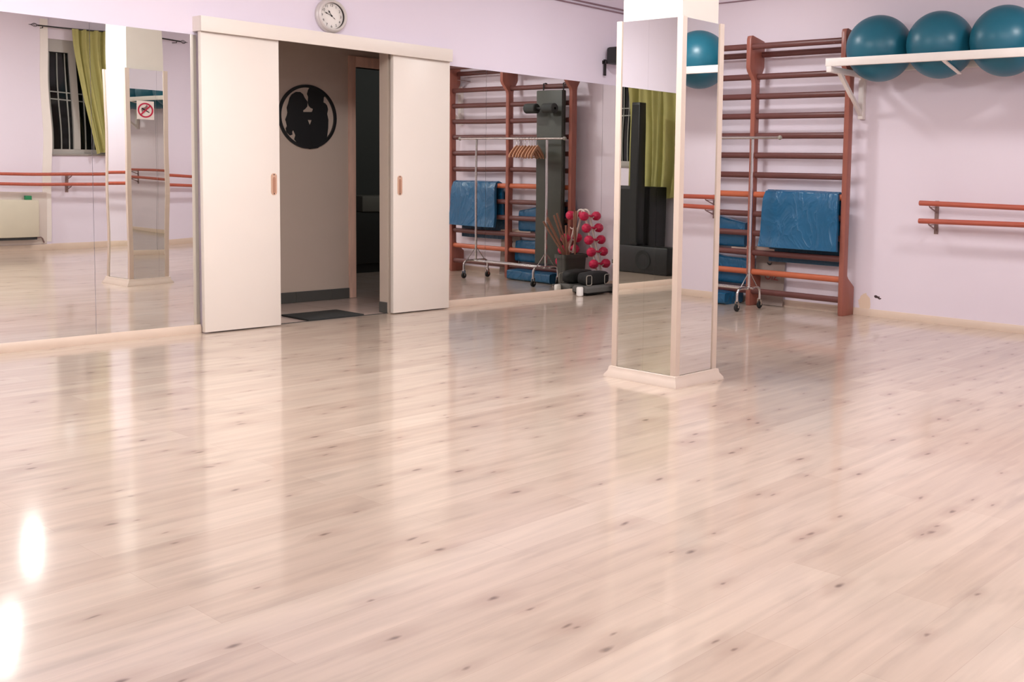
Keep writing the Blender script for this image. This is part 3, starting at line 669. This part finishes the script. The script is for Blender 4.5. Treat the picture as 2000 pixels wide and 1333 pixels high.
for i in range(1, 8): dup(hg, (RKX, -1.17 + i*.045 + rnd.uniform(-.006, .006), RT), hl[i], rotz=rnd.uniform(-.48, -.38))

# ------------------------------------------------------------------ bin, sticks, dumbbell rack, step
t = thing('storage_bin', (-.43, -.387, 0), 'dark grey plastic bin holding wooden sticks in the corner', 'bin')
def rect_ring(cx, cy, hx, hy, r=.03, n=4):
    out = []
    for (sx, sy, a0) in ((1, 1, 0), (-1, 1, 90), (-1, -1, 180), (1, -1, 270)):
        for k in range(n+1):
            a = math.radians(a0+90*k/n); out.append((cx+sx*(hx-r)+r*math.cos(a), cy+sy*(hy-r)+r*math.sin(a)))
    return out
m = MB(); rings = []
for (hx, hy, z) in ((.001, .001, .002), (.13, .052, .002), (.15, .065, .335), (.143, .058, .335), (.123, .045, .012), (.001, .001, .012)):
    rings.append([m.bm.verts.new((x, y, z)) for x, y in rect_ring(-.43, -.387, hx, hy, .02 if hx > .05 else .0005)])
for A, B in zip(rings, rings[1:]):
    for k in range(len(A)): m.bm.faces.new((A[k], A[(k+1) % len(A)], B[(k+1) % len(A)], B[k]))
bmesh.ops.recalc_face_normals(m.bm, faces=m.bm.faces); m.build('body', M_BIN, t)
m = MB(); rings = []
for (hx, hy, z) in ((.15, .065, .305), (.163, .078, .305), (.163, .078, .34), (.144, .059, .34)):
    rings.append([m.bm.verts.new((x, y, z)) for x, y in rect_ring(-.43, -.387, hx, hy, .025)])
for A, B in zip(rings, rings[1:]):
    for k in range(len(A)): m.bm.faces.new((A[k], A[(k+1) % len(A)], B[(k+1) % len(A)], B[k]))
bmesh.ops.recalc_face_normals(m.bm, faces=m.bm.faces); m.build('rim', M_BIN, t)
sticks = [((-.318, -.345, .022), (-.68, -.52, .655)), ((-.322, -.36, .022), (-.655, -.50, .68)), ((-.33, -.35, .022), (-.635, -.515, .695)), ((-.34, -.375, .022), (-.60, -.46, .715)), ((-.35, -.372, .022), (-.56, -.46, .735)),
          ((-.37, -.405, .022), (-.36, -.40, .76)), ((-.39, -.36, .022), (-.42, -.37, .74)), ((-.46, -.395, .022), (-.50, -.40, .62))]
sl = ['leftmost', 'second', 'third', 'shortest leaning', 'innermost leaning', 'upright', 'pale upright', 'short upright']
for (a, b), w_ in zip(sticks, sl):
    tag(MB().tube([a, b], .0095, 10).build('wooden_stick', M_STICK), 'wooden exercise stick in the grey bin, the %s one' % w_ if w_ not in ('second', 'third') else 'wooden exercise stick in the grey bin, %s from the left' % w_, 'stick', 'wooden sticks in the bin')
# dumbbell rack: a leaning inverted-U of white tube with hooks
DX = -.26; DC = -.40
t = thing('dumbbell_rack', (DX, DC, 0), 'white tube A-frame rack holding pink dumbbells in the corner', 'dumbbell rack')
def leg_y(z, s_): return DC + s_*(.055 + (.72-z)*.30)
for dx in (-.03, .03):
    pts = [(DX+dx, leg_y(.0, -1), .012), (DX+dx, leg_y(.72, -1), .72)] + [(DX+dx, DC+.055*math.cos(math.radians(a)), .72+.05*math.sin(math.radians(a))) for a in range(150, 29, -30)] + [(DX+dx, leg_y(.72, 1), .72), (DX+dx, leg_y(0, 1), .012)]
    MB().tube(pts, .0105, 12).build('frame', M_TUBEW, t)
for s_ in (-1, 1): MB().box((DX-.14, leg_y(0, s_)-.02, 0), (DX+.14, leg_y(0, s_)+.02, .02), .004).build('foot', M_STEP, t)
rows = (.70, .585, .47, .355, .24)
for s_ in (-1, 1):
    for z in rows:
        y = leg_y(z, s_) + s_*.0
        for dx in (-.03, .03): MB().tube([(DX+dx, y, z), (DX+dx, y+s_*.035, z-.012), (DX+dx, y+s_*.055, z+.004)], .005, 8).build('hook', M_TUBEW, t)
db = thing('dumbbell', (DX, leg_y(rows[0], 1)+.033, rows[0]+.01), '', 'dumbbell', 'pink dumbbells on the rack')
B0 = Vector(db.location)
MB().tube([(B0.x-.06, B0.y, B0.z), (B0.x+.06, B0.y, B0.z)], .013, 14).build('handle', M_PINK, db)
for sx in (-1, 1):
    c0 = B0.x + sx*.085
    MB().lathe([(0, c0-.046), (.018, c0-.044), (.036, c0-.032), (.046, c0-.012), (.046, c0+.012), (.036, c0+.032), (.018, c0+.044), (0, c0+.046)], 10, (0, B0.y, B0.z), 'x').build('head', M_PINK, db, 20)
nm = ('top', 'second', 'third', 'fourth', 'bottom')
db['label'] = 'pink dumbbell on the right leg of the rack, top row'
for s_ in (-1, 1):
    for i, z in enumerate(rows):
        if s_ == 1 and i == 0: continue
        if s_ == -1 and i == 1: continue
        dup(db, (DX, leg_y(z, s_)+s_*.033, z+.01), 'pink dumbbell on the %s leg of the rack, %s row' % ('right' if s_ > 0 else 'left', nm[i]))
# step platform with roller feet
t = thing('step_platform', (-.6, -.11, 0), 'low grey exercise step with white roller ends by the corner mirror', 'exercise step')
MB().prism([(-.02, .03), (-.21, .03), (-.21, .07), (-.185, .092), (-.045, .092), (-.02, .07)], 'x', -.80, -.43, .004).build('deck', M_STEP, t)
MB().box((-.78, -.19, .012), (-.45, -.04, .03)).build('underframe', M_BLACK, t)
for (x, y) in ((-.835, -.155),):
    MB().lathe([(0, .001), (.026, .001), (.032, .008), (.032, .075), (.026, .085), (0, .086)], 24, (x, y, 0)).build('roller', M_FACE, t)
t = thing('equipment_bag', (-.6, -.11, .093), 'black soft bag with two grey loop handles on the grey step', 'bag')
def bagfn(u, v):
    a = v*2*PI; x = -.79 + .35*u; e_ = (1-abs(2*u-1)**6)**.5 if abs(2*u-1) < 1 else 0.02
    y = -.112 + .072*math.copysign(abs(math.cos(a))**.5, math.cos(a))*max(e_, .2); z = .093 + .062 + .062*math.copysign(abs(math.sin(a))**.5, math.sin(a))*max(e_, .25)
    z += .01*mnoise.noise(Vector((x*9, y*9, z*9))) if z > .12 else 0
    return (x, y, max(z, .0935))
m = MB().grid(bagfn, 24, 28); bmesh.ops.remove_doubles(m.bm, verts=m.bm.verts, dist=1e-5); bmesh.ops.holes_fill(m.bm, edges=[e_ for e_ in m.bm.edges if e_.is_boundary], sides=0)
bmesh.ops.recalc_face_normals(m.bm, faces=m.bm.faces); m.build('body', M_RUBBER, t, 60)
for xc in (-.75, -.51):
    pts = [(x, -.189, z) for x, z in rect_ring(xc, .142, .034, .045, .018)]; MB().tube(pts+[pts[0]], .004, 8, cap=False).build('loop', M_STRAP, t)

# ------------------------------------------------------------------ front wall: window, grille, curtain, radiator (seen in the mirrors)
def window(name, label, axis, a0, a1, z0, z1, wallc, inward, splits, gril):
    """window set in the wall whose room face is at wallc along the other axis"""
    def B(m, a, b, d0, d1, zz0, zz1, bev=0):
        if axis == 'x': m.box((a, wallc+inward*d0, zz0), (b, wallc+inward*d1, zz1), bev)
        else: m.box((wallc+inward*d0, a, zz0), (wallc+inward*d1, b, zz1), bev)
        return m
    t = thing(name, (((a0+a1)/2, wallc, z0) if axis == 'x' else (wallc, (a0+a1)/2, z0)), label, 'window'); struct(t)
    m = MB(); f = .055
    B(m, a0, a1, -.09, -.03, z0, z0+f); B(m, a0, a1, -.09, -.03, z1-.16, z1)
    B(m, a0, a0+f*.5, -.09, -.03, z0+f, z1-.16); B(m, a1-f, a1, -.09, -.03, z0+f, z1-.16)
    for s_ in splits: B(m, s_-.035, s_+.035, -.085, -.025, z0+f, z1-.16)
    m.build('window_frame', M_WFRAME, t)
    B(MB(), a0, a1, -.14, .018, z0-.025, z0, .003).build('window_sill', mat('sill_grey', (150, 142, 136), .5), t)
    edges = [a0+f*.5] + [x for s_ in splits for x in (s_-.035, s_+.035)] + [a1-f]
    for a, b in zip(edges[::2], edges[1::2]): B(MB(), a, b, -.066, -.060, z0+f, z1-.16).build('pane', M_GLASS, t)
    m = MB(); k = a0+.03
    while k < a1-.05: B(m, k, k+.012, -.056, -.046, z0+f, z1-.17); k += .088
    for zz in gril: B(m, a0+.03, a1-.06, -.054, -.048, zz, zz+.014)
    m.build('security_grille', M_BARS, t)
window('window_1', 'dark night window with grey grille on the radiator wall', 'x', W1X0, W1X1, W1Z0, W1Z1, YF, 1, (-2.14,), (1.83, 1.92))
window('window_2', 'dark night window with grey grille on the left wall', 'y', W2Y0, W2Y1, W2Z0, W2Z1, XL, 1, (-2.2,), (1.83, 1.92))
def curtain(name, label, fn, nu, nv, m_=M_CURT):
    return tag(MB().grid(fn, nu, nv, .003).build(name, m_, angle=60), label, 'curtain')
def cur1(u, v):      # swept to one side on its way down
    z = 2.70 - v*1.52
    l = -2.19 + .06*v + .13*v**2; r = -1.40 - .06*v + .05*v*v
    x = l + (r-l)*u; ph = u*2*PI*7
    return (x + .012*math.sin(ph*.5+v*2), -7.262 + (.030*math.sin(ph)+.012*math.sin(ph*2.3+1+v*1.5))*(.8+.4*v), z + .02*math.sin(u*9)*v)
curtain('curtain', 'yellow green curtain bunched across the window on the radiator wall', cur1, 120, 30)
t = thing('curtain_rod', (-1.73, -7.26, 2.715), 'black iron curtain rod with cage finials over the grilled window', 'curtain rod')
MB().tube([(-2.57, -7.262, 2.70), (-.93, -7.262, 2.70)], .0095, 10).build('rod', M_IRON, t)
for x, s_ in ((-2.57, -1), (-.93, 1)):
    m = MB()
    for k in range(6):
        a = k*PI/3; m.tube([(x + s_*.075*i/6, -7.262 + .022*math.sin(PI*i/6)*math.cos(a+i*.2), 2.70 + .022*math.sin(PI*i/6)*math.sin(a+i*.2)) for i in range(7)], .0025, 6)
    m.tube([(x+s_*.07, -7.262, 2.70), (x+s_*.10, -7.262, 2.70)], [.006, .002], 8); m.build('finial', M_IRON, t)
    MB().tube([(x-s_*.05, -7.262, 2.70), (x-s_*.05, -7.262, 2.675), (x-s_*.05, YF+.005 if x > PIER_X else PIER_Y+.002, 2.675)], .005, 8).build('rod_bracket', M_IRON, t)
t = thing('radiator', (-3.1, PIER_Y, .15), 'long cream convector radiator mounted low below the ballet barre', 'radiator')
MB().box((-3.9, PIER_Y+.02, .165), (-2.6, PIER_Y+.11, .605), .008).build('casing', M_RAD, t)
MB().box((-3.88, PIER_Y+.025, .135), (-2.62, PIER_Y+.10, .165)).build('grille', M_DARK, t)
MB().tube([(-2.62, PIER_Y+.05, .15), (-2.56, PIER_Y+.04, .155), (-2.54, PIER_Y+.03, .14), (-2.52, PIER_Y+.025, .09)], .008, 8).build('pipe', M_STEEL, t)
tag(MB().box((-4.0, PIER_Y+.001, .075), (-2.485, PIER_Y+.012, .70), .005).build('backing_board', mat('patch_white', (224, 212, 204), .5)), 'pale board on the wall behind the radiator', 'backing board')
tag(MB().box((-2.735, PIER_Y+.03, .606), (-2.665, PIER_Y+.08, .655), .003).build('small_box', M_GREEN), 'small green box standing on the radiator', 'box')

# ------------------------------------------------------------------ left wall corner: curtain and speakers (seen in the pillar's mirror)
def cur2(u, v):
    z = 2.66 - v*1.78
    l = -1.74 + .13*v; r = -.52 - .05*v + .08*math.sin(PI*v)
    uu = u**(1+.35*v); y = l + (r-l)*uu; ph = uu*2*PI*6.5
    a = .045*math.sin(ph+.6*math.sin(ph*.5)) + .02*math.sin(ph*2.3+2+v*2) + .03*mnoise.noise(Vector((u*7, v*2.2, 3)))
    return (-8.655 + a*(.7+.5*v), y + .02*math.sin(ph*.5+v*3), z - .05*math.sin(u*4)*v)
curtain('curtain', 'olive green curtain gathered behind the black loudspeakers', cur2, 130, 30)
tag(MB().tube([(-8.66, -3.1, 2.67), (-8.66, -.35, 2.67)], .0095, 10).build('curtain_rod', M_IRON), 'black iron curtain rod on the left wall', 'curtain rod')
t = thing('loudspeaker', (-8.42, -1.16, 0), 'large black floor loudspeaker cabinet under the olive curtain', 'loudspeaker')
MB().box((-8.6, -1.62, .0), (-8.30, -1.02, .985), .01).build('cabinet', M_BLACK, t)
MB().box((-8.30, -1.60, .05), (-8.295, -1.04, .95)).build('grille', M_RUBBER, t)
t = thing('subwoofer', (-8.15, -1.03, 0), 'low black subwoofer standing before the large loudspeaker', 'subwoofer')
MB().box((-8.29, -1.32, .0), (-8.09, -.555, .32), .02).build('cabinet', M_BLACK, t)
MB().lathe([(.11, 0), (.115, .006), (.10, .008), (.03, -.01), (0, -.004)], 32, (-8.09, -.92, .16), 'x').build('cone', M_RUBBER, t)
t = thing('column_speaker', (-8.18, -1.07, .32), 'slim black column loudspeaker standing on the subwoofer', 'loudspeaker')
MB().box((-8.24, -1.165, .321), (-8.12, -1.045, 1.94), .008).build('cabinet', M_BLACK, t)
MB().box((-8.12, -1.155, .36), (-8.116, -1.055, 1.91)).build('grille', M_RUBBER, t)
tag(MB().tube([(-8.2, -.50, .01), (-8.3, -.48, .008), (-8.45, -.62, .008), (-8.62, -.45, .008), (-8.7, -.3, .06)], .006, 8).build('power_cable', M_RUBBER), 'black power cable behind the subwoofer', 'cable')

# unseen fill light, added to lift the dark room beyond the hall; no fitting
for nm, loc, e in (('dark_room_fill', (-.25, 1.5, 2.35), 12),):
    ld = bpy.data.lights.new(nm, 'POINT'); ld.energy = e; ld.shadow_soft_size = .12; ld.color = (.9, 1.0, .98)
    lo = bpy.data.objects.new(nm, ld); lo.location = loc; COL.objects.link(lo)
